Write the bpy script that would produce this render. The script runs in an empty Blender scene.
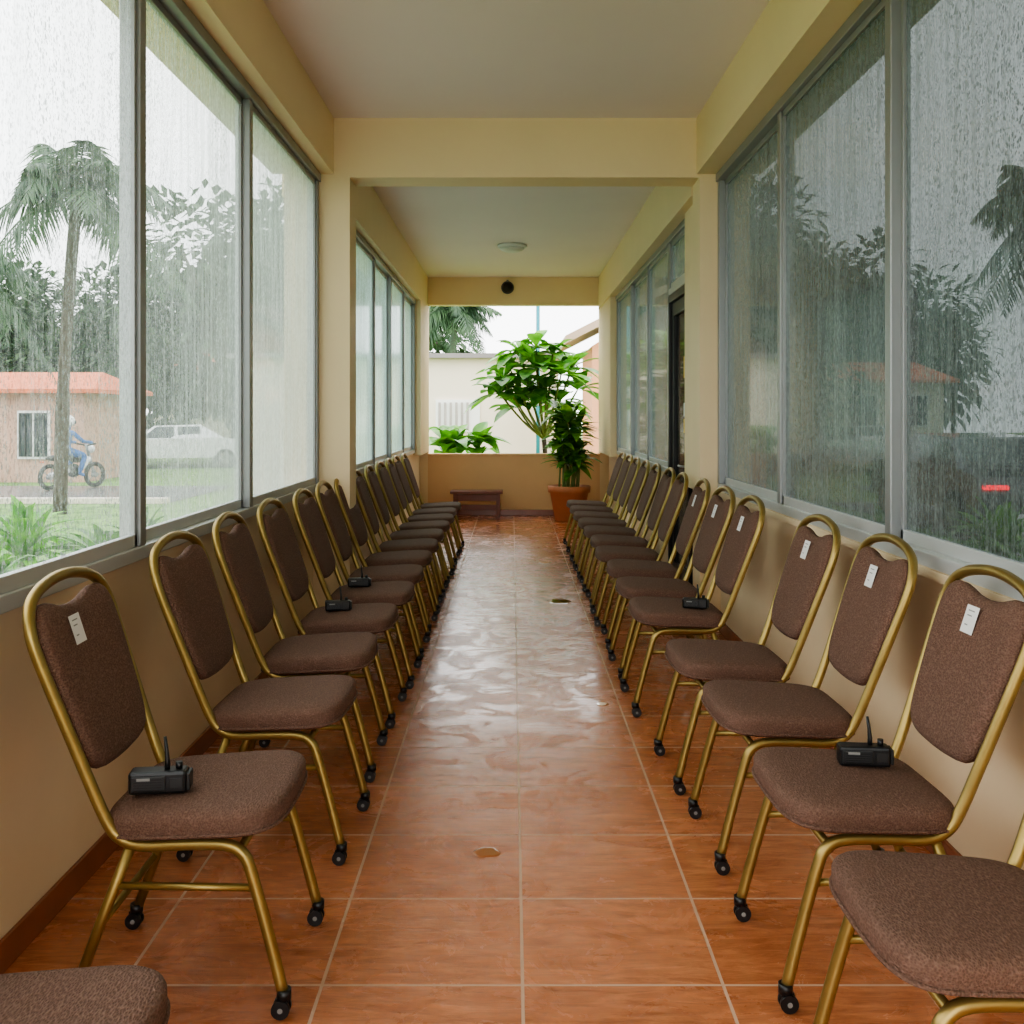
import bpy, bmesh, math, random
from mathutils import Vector, Matrix, noise
random.seed(7)
scene = bpy.context.scene
R = random.uniform

# ------------------------------------------------------------------ materials
def mat_new(name):
    m = bpy.data.materials.new(name); m.use_nodes = True
    nt = m.node_tree
    return m, nt, nt.nodes, nt.links, nt.nodes["Principled BSDF"]

def simple(name, col, rough=0.5, metal=0.0, noise_scale=None, var=0.12, bump=0.0, bump_scale=None, coat=0.0, emis=None, estr=0.0, spec=0.5):
    m, nt, N, L, b = mat_new(name)
    b.inputs["Roughness"].default_value = rough
    b.inputs["Metallic"].default_value = metal
    b.inputs["Coat Weight"].default_value = coat
    b.inputs["Specular IOR Level"].default_value = spec
    g = N.new("ShaderNodeNewGeometry")
    nz = N.new("ShaderNodeTexNoise"); nz.inputs["Scale"].default_value = noise_scale or 4.0
    nz.inputs["Detail"].default_value = 5
    L.new(g.outputs["Position"], nz.inputs["Vector"])
    r = N.new("ShaderNodeMix"); r.data_type = 'RGBA'
    r.inputs["A"].default_value = tuple(max(0, x * (1 - var)) for x in col) + (1,)
    r.inputs["B"].default_value = tuple(min(1, x * (1 + var)) for x in col) + (1,)
    L.new(nz.outputs["Fac"], r.inputs["Factor"])
    L.new(r.outputs["Result"], b.inputs["Base Color"])
    if bump > 0:
        n2 = N.new("ShaderNodeTexNoise"); n2.inputs["Scale"].default_value = bump_scale or 60
        n2.inputs["Detail"].default_value = 4
        L.new(g.outputs["Position"], n2.inputs["Vector"])
        bp = N.new("ShaderNodeBump"); bp.inputs["Strength"].default_value = bump; bp.inputs["Distance"].default_value = 0.01
        L.new(n2.outputs["Fac"], bp.inputs["Height"]); L.new(bp.outputs["Normal"], b.inputs["Normal"])
    if emis:
        b.inputs["Emission Color"].default_value = (*emis, 1); b.inputs["Emission Strength"].default_value = estr
    return m

M = {}
M['cream'] = simple('wall_paint', (0.85, 0.675, 0.42), 0.55, noise_scale=1.5, var=0.07, bump=0.12, bump_scale=25)
M['creamlow'] = simple('wall_paint_low', (0.85, 0.69, 0.46), 0.5, noise_scale=2.0, var=0.12, bump=0.15, bump_scale=18)
M['parapet'] = simple('parapet_paint', (0.80, 0.53, 0.28), 0.5, noise_scale=2.0, var=0.12, bump=0.1, bump_scale=18)
M['ceiling'] = simple('ceiling_paint', (0.88, 0.77, 0.775), 0.7, noise_scale=1.2, var=0.04)
M['alu'] = simple('aluminium', (0.31, 0.32, 0.32), 0.38, metal=0.5, noise_scale=3, var=0.08)
M['alulight'] = simple('aluminium_sill', (0.58, 0.60, 0.59), 0.35, metal=0.3, noise_scale=3, var=0.08)
M['base'] = simple('skirting_tile', (0.30, 0.10, 0.05), 0.25, noise_scale=6, var=0.3)
M['gold'] = simple('gold_tube', (0.35, 0.25, 0.085), 0.38, metal=0.8, noise_scale=15, var=0.25)
M['black'] = simple('black_plastic', (0.008, 0.008, 0.009), 0.35, noise_scale=30, var=0.3)
M['dark'] = simple('dark_metal', (0.015, 0.015, 0.015), 0.4)
M['grey'] = simple('grey_plastic', (0.25, 0.25, 0.24), 0.4)
M['white'] = simple('white_paper', (0.8, 0.79, 0.77), 0.6, var=0.03)
M['yellow'] = simple('yellow_sticker', (0.8, 0.5, 0.02), 0.5)
M['terra'] = simple('terracotta', (0.55, 0.21, 0.10), 0.6, noise_scale=8, var=0.2, bump=0.2)
M['soil'] = simple('soil', (0.05, 0.03, 0.02), 0.9)
M['wood'] = simple('red_wood', (0.17, 0.05, 0.028), 0.4, noise_scale=12, var=0.35)
M['bark'] = simple('bark', (0.08, 0.065, 0.05), 0.85, noise_scale=14, var=0.4, bump=0.5, bump_scale=30)
M['stem'] = simple('green_stem', (0.16, 0.22, 0.06), 0.6)
M['asphalt'] = simple('asphalt', (0.16, 0.16, 0.165), 0.25, noise_scale=3, var=0.2)
M['concrete'] = simple('wet_concrete', (0.36, 0.33, 0.31), 0.3, noise_scale=3, var=0.2)
M['outcream'] = simple('plaster_cream', (0.76, 0.68, 0.56), 0.8, noise_scale=1.0, var=0.1)
M['outpink'] = simple('plaster_pink', (0.52, 0.32, 0.24), 0.8, noise_scale=1.0, var=0.15)
M['outorange'] = simple('plaster_orange', (0.72, 0.34, 0.20), 0.8, noise_scale=1.0, var=0.1)
M['rooforange'] = simple('roof_tile_orange', (0.62, 0.15, 0.05), 0.7, noise_scale=4, var=0.3)
M['roofgrey'] = simple('roof_metal', (0.22, 0.20, 0.20), 0.5, noise_scale=2, var=0.15)
M['rooftan'] = simple('roof_tan', (0.45, 0.32, 0.24), 0.6, noise_scale=2, var=0.15)
M['outwhite'] = simple('white_trim', (0.8, 0.8, 0.78), 0.6, var=0.04)
M['teal'] = simple('teal_paint', (0.02, 0.22, 0.27), 0.5)
M['carwhite'] = simple('car_paint_white', (0.75, 0.76, 0.78), 0.25, coat=1)
M['tyre'] = simple('tyre', (0.02, 0.02, 0.02), 0.8)
M['carglass'] = simple('car_glass', (0.03, 0.04, 0.05), 0.05)
M['red'] = simple('tail_light', (0.5, 0.01, 0.02), 0.3, emis=(1, 0.01, 0.03), estr=10)
M['shirt'] = simple('blue_shirt', (0.05, 0.14, 0.35), 0.8)
M['lamp'] = simple('frosted_lamp', (0.75, 0.74, 0.70), 0.4, var=0.03)
M['puddle'] = simple('muddy_water', (0.40, 0.12, 0.025), 0.04, var=0.2, coat=1)

def leaf_mat(name, a, b_, rough=0.35, trans=0.25, scale=3):
    m, nt, N, L, b = mat_new(name)
    g = N.new("ShaderNodeNewGeometry")
    nz = N.new("ShaderNodeTexNoise"); nz.inputs["Scale"].default_value = scale
    L.new(g.outputs["Position"], nz.inputs["Vector"])
    rp = N.new("ShaderNodeValToRGB")
    rp.color_ramp.elements[0].position = 0.35; rp.color_ramp.elements[0].color = (*a, 1)
    rp.color_ramp.elements[1].position = 0.65; rp.color_ramp.elements[1].color = (*b_, 1)
    L.new(nz.outputs["Fac"], rp.inputs["Fac"]); L.new(rp.outputs["Color"], b.inputs["Base Color"])
    b.inputs["Roughness"].default_value = rough
    tr = N.new("ShaderNodeBsdfTranslucent"); L.new(rp.outputs["Color"], tr.inputs["Color"])
    mx = N.new("ShaderNodeMixShader"); mx.inputs[0].default_value = trans
    L.new(b.outputs[0], mx.inputs[1]); L.new(tr.outputs[0], mx.inputs[2])
    L.new(mx.outputs[0], N["Material Output"].inputs["Surface"])
    return m
M['leafb'] = leaf_mat('leaf_bright', (0.06, 0.26, 0.02), (0.20, 0.50, 0.04), 0.3, 0.3, 6)
M['leafd'] = leaf_mat('leaf_dark', (0.03, 0.15, 0.015), (0.13, 0.36, 0.03), 0.35, 0.25, 10)
M['leafpot'] = leaf_mat('leaf_potted', (0.06, 0.24, 0.02), (0.28, 0.56, 0.05), 0.3, 0.3, 9)
M['leaft'] = leaf_mat('leaf_tree', (0.018, 0.05, 0.018), (0.06, 0.12, 0.04), 0.6, 0.15, 1.5)
M['leafp'] = leaf_mat('leaf_palm', (0.03, 0.07, 0.035), (0.07, 0.14, 0.055), 0.5, 0.2, 2)
M['grass'] = leaf_mat('grass', (0.09, 0.20, 0.04), (0.19, 0.34, 0.08), 0.9, 0.0, 2.5)

def fabric():
    m, nt, N, L, b = mat_new('brown_woven_fabric')
    tc = N.new("ShaderNodeTexCoord")
    mpw = N.new("ShaderNodeMapping"); mpw.inputs["Scale"].default_value = (1, 0.5, 1)
    L.new(tc.outputs["Object"], mpw.inputs["Vector"])
    v = N.new("ShaderNodeTexVoronoi"); v.inputs["Scale"].default_value = 250
    nz = N.new("ShaderNodeTexNoise"); nz.inputs["Scale"].default_value = 220; nz.inputs["Detail"].default_value = 3
    L.new(mpw.outputs[0], v.inputs["Vector"]); L.new(mpw.outputs[0], nz.inputs["Vector"])
    mu = N.new("ShaderNodeMath"); mu.operation = 'MULTIPLY'
    L.new(v.outputs["Distance"], mu.inputs[0]); L.new(nz.outputs["Fac"], mu.inputs[1])
    rp = N.new("ShaderNodeValToRGB")
    rp.color_ramp.elements[0].position = 0.06; rp.color_ramp.elements[0].color = (0.110, 0.056, 0.038, 1)
    rp.color_ramp.elements[1].position = 0.50; rp.color_ramp.elements[1].color = (0.225, 0.130, 0.095, 1)
    L.new(mu.outputs[0], rp.inputs["Fac"])
    L.new(rp.outputs["Color"], b.inputs["Base Color"])
    b.inputs["Roughness"].default_value = 0.8
    b.inputs["Specular IOR Level"].default_value = 0.3
    bp = N.new("ShaderNodeBump"); bp.inputs["Strength"].default_value = 0.9; bp.inputs["Distance"].default_value = 0.005
    L.new(mu.outputs[0], bp.inputs["Height"]); L.new(bp.outputs["Normal"], b.inputs["Normal"])
    return m
M['fabric'] = fabric()

def floor_mat():
    m, nt, N, L, b = mat_new('wet_terracotta_tiles')
    g = N.new("ShaderNodeNewGeometry")
    mp = N.new("ShaderNodeMapping"); mp.inputs["Location"].default_value = (0.475*20-0.025, 0.445*20-0.261, 0)
    L.new(g.outputs["Position"], mp.inputs["Vector"])
    br = N.new("ShaderNodeTexBrick"); br.offset = 0.0; br.squash = 1.0
    br.inputs["Scale"].default_value = 1.0
    br.inputs["Brick Width"].default_value = 0.475; br.inputs["Row Height"].default_value = 0.445
    br.inputs["Mortar Size"].default_value = 0.0042; br.inputs["Mortar Smooth"].default_value = 0.1
    br.inputs["Color1"].default_value = (0.50, 0.160, 0.062, 1); br.inputs["Color2"].default_value = (0.60, 0.21, 0.088, 1)
    br.inputs["Mortar"].default_value = (0.64, 0.41, 0.28, 1)
    L.new(mp.outputs[0], br.inputs["Vector"])
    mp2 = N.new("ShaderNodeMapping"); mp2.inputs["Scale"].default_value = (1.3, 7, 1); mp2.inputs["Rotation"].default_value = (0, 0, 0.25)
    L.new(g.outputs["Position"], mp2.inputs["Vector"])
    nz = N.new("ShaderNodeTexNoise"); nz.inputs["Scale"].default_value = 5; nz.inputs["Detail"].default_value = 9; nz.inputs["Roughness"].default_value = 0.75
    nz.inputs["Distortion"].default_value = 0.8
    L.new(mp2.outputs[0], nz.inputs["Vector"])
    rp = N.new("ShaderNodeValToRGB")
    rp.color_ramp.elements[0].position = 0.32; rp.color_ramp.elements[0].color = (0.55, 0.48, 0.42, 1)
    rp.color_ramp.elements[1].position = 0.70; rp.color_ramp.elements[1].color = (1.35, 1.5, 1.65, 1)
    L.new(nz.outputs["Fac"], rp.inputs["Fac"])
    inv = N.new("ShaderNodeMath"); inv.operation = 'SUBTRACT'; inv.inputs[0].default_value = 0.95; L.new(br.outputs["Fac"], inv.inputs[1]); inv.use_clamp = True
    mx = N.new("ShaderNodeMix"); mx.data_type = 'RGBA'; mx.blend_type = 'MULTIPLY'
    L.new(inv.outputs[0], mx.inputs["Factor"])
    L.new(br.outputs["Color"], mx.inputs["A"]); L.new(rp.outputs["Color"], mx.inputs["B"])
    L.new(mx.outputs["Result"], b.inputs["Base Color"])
    n2 = N.new("ShaderNodeTexNoise"); n2.inputs["Scale"].default_value = 4.2; n2.inputs["Detail"].default_value = 9; n2.inputs["Distortion"].default_value = 1.2
    n2.inputs["Roughness"].default_value = 0.65
    L.new(g.outputs["Position"], n2.inputs["Vector"])
    mr = N.new("ShaderNodeMapRange"); mr.inputs["From Min"].default_value = 0.42; mr.inputs["From Max"].default_value = 0.60
    mr.inputs["To Min"].default_value = 0.16; mr.inputs["To Max"].default_value = 0.32
    L.new(n2.outputs["Fac"], mr.inputs["Value"])
    ra = N.new("ShaderNodeMath"); ra.operation = 'MULTIPLY_ADD'; ra.inputs[1].default_value = 0.3; ra.use_clamp = True
    L.new(br.outputs["Fac"], ra.inputs[0]); L.new(mr.outputs[0], ra.inputs[2])
    L.new(ra.outputs[0], b.inputs["Roughness"])
    b.inputs["Specular IOR Level"].default_value = 0.6
    cw = N.new("ShaderNodeMapRange"); cw.inputs["From Min"].default_value = 0.53; cw.inputs["From Max"].default_value = 0.46
    cw.inputs["To Min"].default_value = 0.10; cw.inputs["To Max"].default_value = 0.42
    L.new(n2.outputs["Fac"], cw.inputs["Value"]); L.new(cw.outputs[0], b.inputs["Coat Weight"])
    b.inputs["Coat Roughness"].default_value = 0.10
    ad = N.new("ShaderNodeMath"); ad.operation = 'MULTIPLY_ADD'; ad.inputs[1].default_value = -1.2
    L.new(br.outputs["Fac"], ad.inputs[0]); L.new(nz.outputs["Fac"], ad.inputs[2])
    bp = N.new("ShaderNodeBump"); bp.inputs["Strength"].default_value = 0.5; bp.inputs["Distance"].default_value = 0.004
    L.new(ad.outputs[0], bp.inputs["Height"])
    L.new(bp.outputs["Normal"], b.inputs["Normal"])
    bc = N.new("ShaderNodeBump"); bc.inputs["Strength"].default_value = 0.30; bc.inputs["Distance"].default_value = 0.003
    L.new(cw.outputs[0], bc.inputs["Height"]); L.new(bc.outputs["Normal"], b.inputs["Coat Normal"])
    return m
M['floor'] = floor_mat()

def wet_glass(name, tint, haze_col, y0, y1, h0, h1, gloss_rough, drop=0.45, streak=0.2, diff=0.35, gl_amt=0.6, cover=0.1):
    m, nt, N, L, b = mat_new(name)
    N.remove(b)
    out = N["Material Output"]
    g = N.new("ShaderNodeNewGeometry")
    sep = N.new("ShaderNodeSeparateXYZ"); L.new(g.outputs["Position"], sep.inputs[0])
    def mapped(sc):
        mp = N.new("ShaderNodeMapping"); mp.inputs["Scale"].default_value = sc
        L.new(g.outputs["Position"], mp.inputs["Vector"]); return mp.outputs[0]
    def noise_(sc, scale, det, rough=0.6, dist=0.0):
        st = N.new("ShaderNodeTexNoise"); st.inputs["Scale"].default_value = scale; st.inputs["Detail"].default_value = det; st.inputs["Roughness"].default_value = rough
        st.inputs["Distortion"].default_value = dist
        L.new(mapped(sc), st.inputs["Vector"]); return st.outputs["Fac"]
    def rng(src, a, b2, lo, hi):
        r = N.new("ShaderNodeMapRange"); r.inputs["From Min"].default_value = a; r.inputs["From Max"].default_value = b2
        r.inputs["To Min"].default_value = lo; r.inputs["To Max"].default_value = hi
        L.new(src, r.inputs["Value"]); return r.outputs[0]
    def op(o, a, b2=None):
        x = N.new("ShaderNodeMath"); x.operation = o
        for i, v in enumerate((a, b2)):
            if v is None: continue
            if isinstance(v, (int, float)): x.inputs[i].default_value = v
            else: L.new(v, x.inputs[i])
        return x.outputs[0]
    st = noise_((1, 12, 0.7), 2.2, 5, 0.7)
    sb = noise_((1, 50, 3.0), 1.2, 4, 0.7)
    sc_ = noise_((1, 110, 45), 1.0, 3)
    def drops(scale, a, c, zs):
        dr = N.new("ShaderNodeTexVoronoi"); dr.inputs["Scale"].default_value = scale
        L.new(mapped((0, 1, zs)), dr.inputs["Vector"])
        return rng(dr.outputs["Distance"], a, c, 1.0, 0.0)
    d1 = drops(58, 0.22, 0.34, 0.70); d2 = drops(105, 0.24, 0.42, 0.85)
    bigm = rng(noise_((1, 5.5, 1.0), 1.0, 4), 0.36, 0.60, cover, 1)
    dd = op('MULTIPLY', op('MAXIMUM', d1, op('MULTIPLY', d2, 0.8)), bigm)
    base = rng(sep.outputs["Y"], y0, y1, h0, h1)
    s1 = rng(st, 0.38, 0.68, -0.10, 0.15)
    s2 = rng(sb, 0.50, 0.68, 0.0, streak)
    s3 = rng(sc_, 0.52, 0.68, 0.0, streak*1.2)
    tot = op('ADD', op('ADD', op('ADD', base, s1), op('ADD', s2, s3)), op('MULTIPLY', dd, drop*0.4))
    cl = N.new("ShaderNodeClamp"); cl.inputs["Min"].default_value = 0.03; cl.inputs["Max"].default_value = 0.93; L.new(tot, cl.inputs["Value"])
    tp = N.new("ShaderNodeBsdfTransparent")
    tm = N.new("ShaderNodeMix"); tm.data_type = 'RGBA'
    tm.inputs["A"].default_value = (*tint, 1); tm.inputs["B"].default_value = tuple(x*(1-drop) for x in tint) + (1,)
    dk = op('MAXIMUM', dd, rng(sc_, 0.48, 0.34, 0.0, 0.6))  # refraction in the drops put into the tint as dark spots
    L.new(dk, tm.inputs["Factor"]); L.new(tm.outputs["Result"], tp.inputs[0])
    tl = N.new("ShaderNodeBsdfTranslucent")
    hc = N.new("ShaderNodeMix"); hc.data_type = 'RGBA'
    hc.inputs["A"].default_value = tuple(x * 0.62 for x in haze_col) + (1,); hc.inputs["B"].default_value = (*haze_col, 1)
    L.new(rng(op('ADD', op('MULTIPLY', sb, 0.5), op('MULTIPLY', sc_, 0.5)), 0.38, 0.62, 0, 1), hc.inputs["Factor"])
    L.new(hc.outputs["Result"], tl.inputs["Color"])
    df = N.new("ShaderNodeBsdfDiffuse"); L.new(hc.outputs["Result"], df.inputs["Color"])
    h2 = N.new("ShaderNodeMixShader"); h2.inputs[0].default_value = diff
    L.new(tl.outputs[0], h2.inputs[1]); L.new(df.outputs[0], h2.inputs[2])
    m1 = N.new("ShaderNodeMixShader"); L.new(cl.outputs[0], m1.inputs[0]); L.new(tp.outputs[0], m1.inputs[1]); L.new(h2.outputs[0], m1.inputs[2])
    gl = N.new("ShaderNodeBsdfGlossy"); gl.inputs["Color"].default_value = (0.9, 0.95, 0.95, 1); gl.inputs["Roughness"].default_value = gloss_rough
    dt = N.new("ShaderNodeVectorMath"); dt.operation = 'DOT_PRODUCT'
    L.new(g.outputs["Normal"], dt.inputs[0]); L.new(g.outputs["Incoming"], dt.inputs[1])
    c5 = op('POWER', op('SUBTRACT', 1.0, op('ABSOLUTE', dt.outputs["Value"])), 5.0)
    F = op('MULTIPLY', op('ADD', 0.06, op('MULTIPLY', c5, 0.94)), gl_amt)
    bp = N.new("ShaderNodeBump"); bp.inputs["Strength"].default_value = 0.15; bp.inputs["Distance"].default_value = 0.002
    L.new(dd, bp.inputs["Height"]); L.new(bp.outputs["Normal"], gl.inputs["Normal"])
    m2 = N.new("ShaderNodeMixShader"); L.new(F, m2.inputs[0]); L.new(m1.outputs[0], m2.inputs[1]); L.new(gl.outputs[0], m2.inputs[2])
    L.new(m2.outputs[0], out.inputs["Surface"])
    return m
M['glassL'] = wet_glass('rainy_glass_left', (0.90, 0.94, 0.94), (0.47, 0.535, 0.52), 2.4, 5.0, 0.06, 0.68, 0.05, drop=0.62, streak=0.12, gl_amt=0.35, cover=0.2)
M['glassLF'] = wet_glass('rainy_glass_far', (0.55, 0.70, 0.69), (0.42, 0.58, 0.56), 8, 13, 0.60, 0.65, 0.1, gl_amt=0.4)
M['glassR'] = wet_glass('rainy_glass_right', (0.095, 0.107, 0.107), (0.100, 0.115, 0.113), 2.4, 5.0, 0.30, 0.66, 0.05, drop=0.72, streak=0.16, diff=0.45, gl_amt=0.48, cover=0.3)  # dark tint; mirrored outdoor scene behind stands in for pane reflections
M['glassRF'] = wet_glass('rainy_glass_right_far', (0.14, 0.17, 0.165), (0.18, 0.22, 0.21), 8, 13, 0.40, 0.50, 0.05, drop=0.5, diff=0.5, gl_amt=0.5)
M['glassD'] = wet_glass('door_glass', (0.03, 0.03, 0.03), (0.03, 0.03, 0.03), 2.4, 6.2, 0.1, 0.1, 0.03, gl_amt=0.4)

# ------------------------------------------------------------------ mesh builder
class MB:
    def __init__(s):
        s.bm = bmesh.new(); s.mats = []
    def mi(s, k):
        if k not in s.mats: s.mats.append(k)
        return s.mats.index(k)
    def box(s, x0, x1, y0, y1, z0, z1, k, bev=0.0, mtx=None):
        r = bmesh.ops.create_cube(s.bm, size=1.0)
        vs = r['verts']
        for v in vs:
            v.co = Vector(((x0+x1)/2 + v.co.x*(x1-x0), (y0+y1)/2 + v.co.y*(y1-y0), (z0+z1)/2 + v.co.z*(z1-z0)))
        fs = set(f for v in vs for f in v.link_faces)
        for f in fs: f.material_index = s.mi(k)
        if bev > 0:
            es = list(set(e for v in vs for e in v.link_edges))
            r2 = bmesh.ops.bevel(s.bm, geom=es, offset=bev, segments=2, affect='EDGES', profile=0.5)
            fs = set(r2['faces']) | set(f for f in fs if f.is_valid)
            for f in fs: f.material_index = s.mi(k)
            vs = list(set(v for f in fs for v in f.verts))
        if mtx is not None:
            for v in set(vs): v.co = mtx @ v.co
    def quad(s, pts, k):
        vs = [s.bm.verts.new(p) for p in pts]
        f = s.bm.faces.new(vs); f.material_index = s.mi(k); return f
    def tube(s, pts, r, k, seg=8, caps=True, flat=1.0):
        pts = [Vector(p) for p in pts]
        n = len(pts); rs = r if isinstance(r, (list, tuple)) else [r]*n
        t0 = (pts[1]-pts[0]).normalized()
        up = Vector((0, 0, 1)) if abs(t0.z) < 0.9 else Vector((1, 0, 0))
        nrm = (up - t0*up.dot(t0)).normalized()
        rings = []
        for i in range(n):
            if i == 0: t = t0
            elif i == n-1: t = (pts[-1]-pts[-2]).normalized()
            else: t = (pts[i+1]-pts[i-1]).normalized()
            nrm = (nrm - t*nrm.dot(t)).normalized()
            bn = t.cross(nrm)
            rings.append([s.bm.verts.new(pts[i] + (nrm*math.cos(2*math.pi*j/seg) + bn*math.sin(2*math.pi*j/seg)*flat)*rs[i]) for j in range(seg)])
        mi = s.mi(k)
        for a, b in zip(rings, rings[1:]):
            for j in range(seg):
                f = s.bm.faces.new((a[j], a[(j+1) % seg], b[(j+1) % seg], b[j])); f.material_index = mi; f.smooth = True
        if caps:
            for rg in (list(reversed(rings[0])), rings[-1]):
                f = s.bm.faces.new(rg); f.material_index = mi
    def cyl(s, c, axis, r, h, k, seg=20, r2=None):
        c = Vector(c); a = Vector(axis).normalized()
        s.tube([c - a*h/2, c + a*h/2], [r, r if r2 is None else r2], k, seg)
    def ball(s, c, r, k, sc=(1, 1, 1), seg=14):
        q = bmesh.ops.create_uvsphere(s.bm, u_segments=seg, v_segments=seg//2+2, radius=r)
        for v in q['verts']:
            v.co = Vector(c) + Vector((v.co.x*sc[0], v.co.y*sc[1], v.co.z*sc[2]))
            for f in v.link_faces: f.material_index = s.mi(k); f.smooth = True
    def lathe(s, c, prof, k, seg=28):
        c = Vector(c); rings = []
        for (r, z) in prof:
            rings.append([s.bm.verts.new(c + Vector((r*math.cos(2*math.pi*j/seg), r*math.sin(2*math.pi*j/seg), z))) for j in range(seg)])
        for a, b in zip(rings, rings[1:]):
            for j in range(seg):
                f = s.bm.faces.new((a[j], a[(j+1) % seg], b[(j+1) % seg], b[j])); f.material_index = s.mi(k); f.smooth = True
        f = s.bm.faces.new(list(reversed(rings[0]))); f.material_index = s.mi(k)
        f = s.bm.faces.new(rings[-1]); f.material_index = s.mi(k)
    def pad(s, outline, layers, to3d, k):
        cu = sum(p[0] for p in outline)/len(outline); cv = sum(p[1] for p in outline)/len(outline)
        hw = max(abs(p[0]-cu) for p in outline); hv = max(abs(p[1]-cv) for p in outline)
        rings = []
        for ins, w in layers:
            su = (hw-ins)/hw; sv = (hv-ins)/hv
            rings.append([s.bm.verts.new(to3d(cu+(p[0]-cu)*su, cv+(p[1]-cv)*sv, w)) for p in outline])
        n = len(outline)
        for a, b in zip(rings, rings[1:]):
            for j in range(n):
                f = s.bm.faces.new((a[j], a[(j+1) % n], b[(j+1) % n], b[j])); f.material_index = s.mi(k); f.smooth = True
        for rg, w, rev in ((rings[0], layers[0][1], True), (rings[-1], layers[-1][1], False)):
            c = s.bm.verts.new(to3d(cu, cv, w))
            for j in range(n):
                f = s.bm.faces.new((rg[j], rg[(j+1) % n], c)); f.material_index = s.mi(k); f.smooth = True
    def leaf(s, base, d, length, width, droop, k, seg=5, fold=0.25, shape='lance', side=None):
        base = Vector(base); d = Vector(d).normalized()
        if side is None:
            side = d.cross(Vector((0, 0, 1)))
            if side.length < 1e-3: side = Vector((1, 0, 0))
        side = side.normalized()
        up = side.cross(d).normalized()
        prev = None
        for i in range(seg+1):
            t = i/seg
            p = base + d*length*t + Vector((0, 0, -1))*droop*length*t*t
            if shape == 'lance': w = width*math.sin(math.pi*min(1, t*0.97+0.03)**0.8)
            else: w = width*(math.sin(math.pi*(t*0.96+0.02)**1.4))
            w = max(w, 0.003)*0.5
            row = [s.bm.verts.new(p - side*w + up*w*fold*2), s.bm.verts.new(p), s.bm.verts.new(p + side*w + up*w*fold*2)]
            if prev:
                for a in (0, 1):
                    f = s.bm.faces.new((prev[a], prev[a+1], row[a+1], row[a])); f.material_index = s.mi(k); f.smooth = True
            prev = row
    def mesh(s, name):
        if not getattr(s, 'norecalc', False): bmesh.ops.recalc_face_normals(s.bm, faces=s.bm.faces)
        me = bpy.data.meshes.new(name); s.bm.to_mesh(me); s.bm.free()
        for k in s.mats: me.materials.append(M[k])
        return me
    def obj(s, name, loc=(0, 0, 0), rot=(0, 0, 0), scale=(1, 1, 1), parent=None):
        return place(name, s.mesh(name), loc, rot, scale, parent)
def place(name, me, loc=(0, 0, 0), rot=(0, 0, 0), scale=(1, 1, 1), parent=None):
    o = bpy.data.objects.new(name, me); o.location = loc; o.rotation_euler = rot; o.scale = scale
    scene.collection.objects.link(o)
    if parent: o.parent = parent
    return o

def catmull(pts, sub=6):
    pts = [Vector(p) for p in pts]; out = []
    P = [pts[0]*2-pts[1]] + pts + [pts[-1]*2-pts[-2]]
    for i in range(1, len(P)-2):
        p0, p1, p2, p3 = P[i-1:i+3]
        for j in range(sub):
            t = j/sub
            out.append(0.5*((2*p1)+(-p0+p2)*t+(2*p0-5*p1+4*p2-p3)*t*t+(-p0+3*p1-3*p2+p3)*t**3))
    out.append(pts[-1]); return out

# ------------------------------------------------------------------ room shell
XL, XR = -1.24, 1.30
Y0, YB0, YB1, YE = -2.2, 6.54, 6.80, 14.1
ZC = 3.2; ZB = 2.83; SILL = 0.88; WT = 2.85; WTF = 2.77

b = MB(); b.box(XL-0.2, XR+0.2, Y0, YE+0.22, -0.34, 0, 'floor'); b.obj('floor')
b = MB(); b.box(XL-0.35, XR+0.3, Y0, YE+0.25, ZC, ZC+0.2, 'ceiling'); b.obj('ceiling')
def wall(name, boxes, k='cream'):
    b = MB()
    for bx in boxes: b.box(*bx, k)
    return b.obj(name)
wall('wall_left', [(XL-0.18, XL, Y0, YE, 0, SILL-0.03)], 'creamlow')
wall('wall_right', [(XR, XR+0.18, Y0, 7.42, 0, SILL-0.03)], 'creamlow')
wall('wall_right', [(XR, XR+0.18, 8.42, YE, 0, SILL-0.03)], 'creamlow')
wall('trim_1', [(XL-0.18, -1.01, YB0, YB1, 0, ZC)])
wall('trim_2', [(1.17, XR+0.18, YB0, YB1, 0, ZC)])
wall('trim_3', [(-1.01, 1.17, YB0, YB1, ZB, ZC)])
wall('trim_4', [(XL-0.25, -1.11, Y0, YB0, WT, ZC), (XL-0.25, -1.13, YB1, YE, WTF, ZC)])
wall('trim_5', [(1.15, XR+0.25, Y0, YB0, WT, ZC), (1.16, XR+0.25, YB1, YE, WTF, ZC)])
wall('trim_6', [(XL-0.18, -1.13, 13.0, YE, SILL-0.03, WTF)])
wall('trim_7', [(1.18, XR+0.18, 12.6, YE, SILL-0.03, WTF)])
wall('trim_12', [(1.22, XR+0.18, YB1, 7.42, SILL-0.03, WTF)])
wall('wall_far', [(-1.13, 1.18, YE, YE+0.2, ZB, ZC), (-1.45, -1.13, YE, YE+0.2, 0, ZC), (1.18, 1.5, YE, YE+0.2, 0, ZC)])
b = MB(); b.box(-1.13, 1.18, YE, YE+0.2, 0, 0.80, 'parapet'); b.box(-1.13, 1.18, YE-0.02, YE+0.22, 0.80, 0.83, 'parapet', 0.005); b.obj('wall_parapet')
b = MB(); b.box(XL, XL+0.012, Y0, YB0, 0, 0.08, 'base', 0.003); b.box(XL, XL+0.012, YB1, YE, 0, 0.08, 'base', 0.003); b.obj('baseboard_left')
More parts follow.
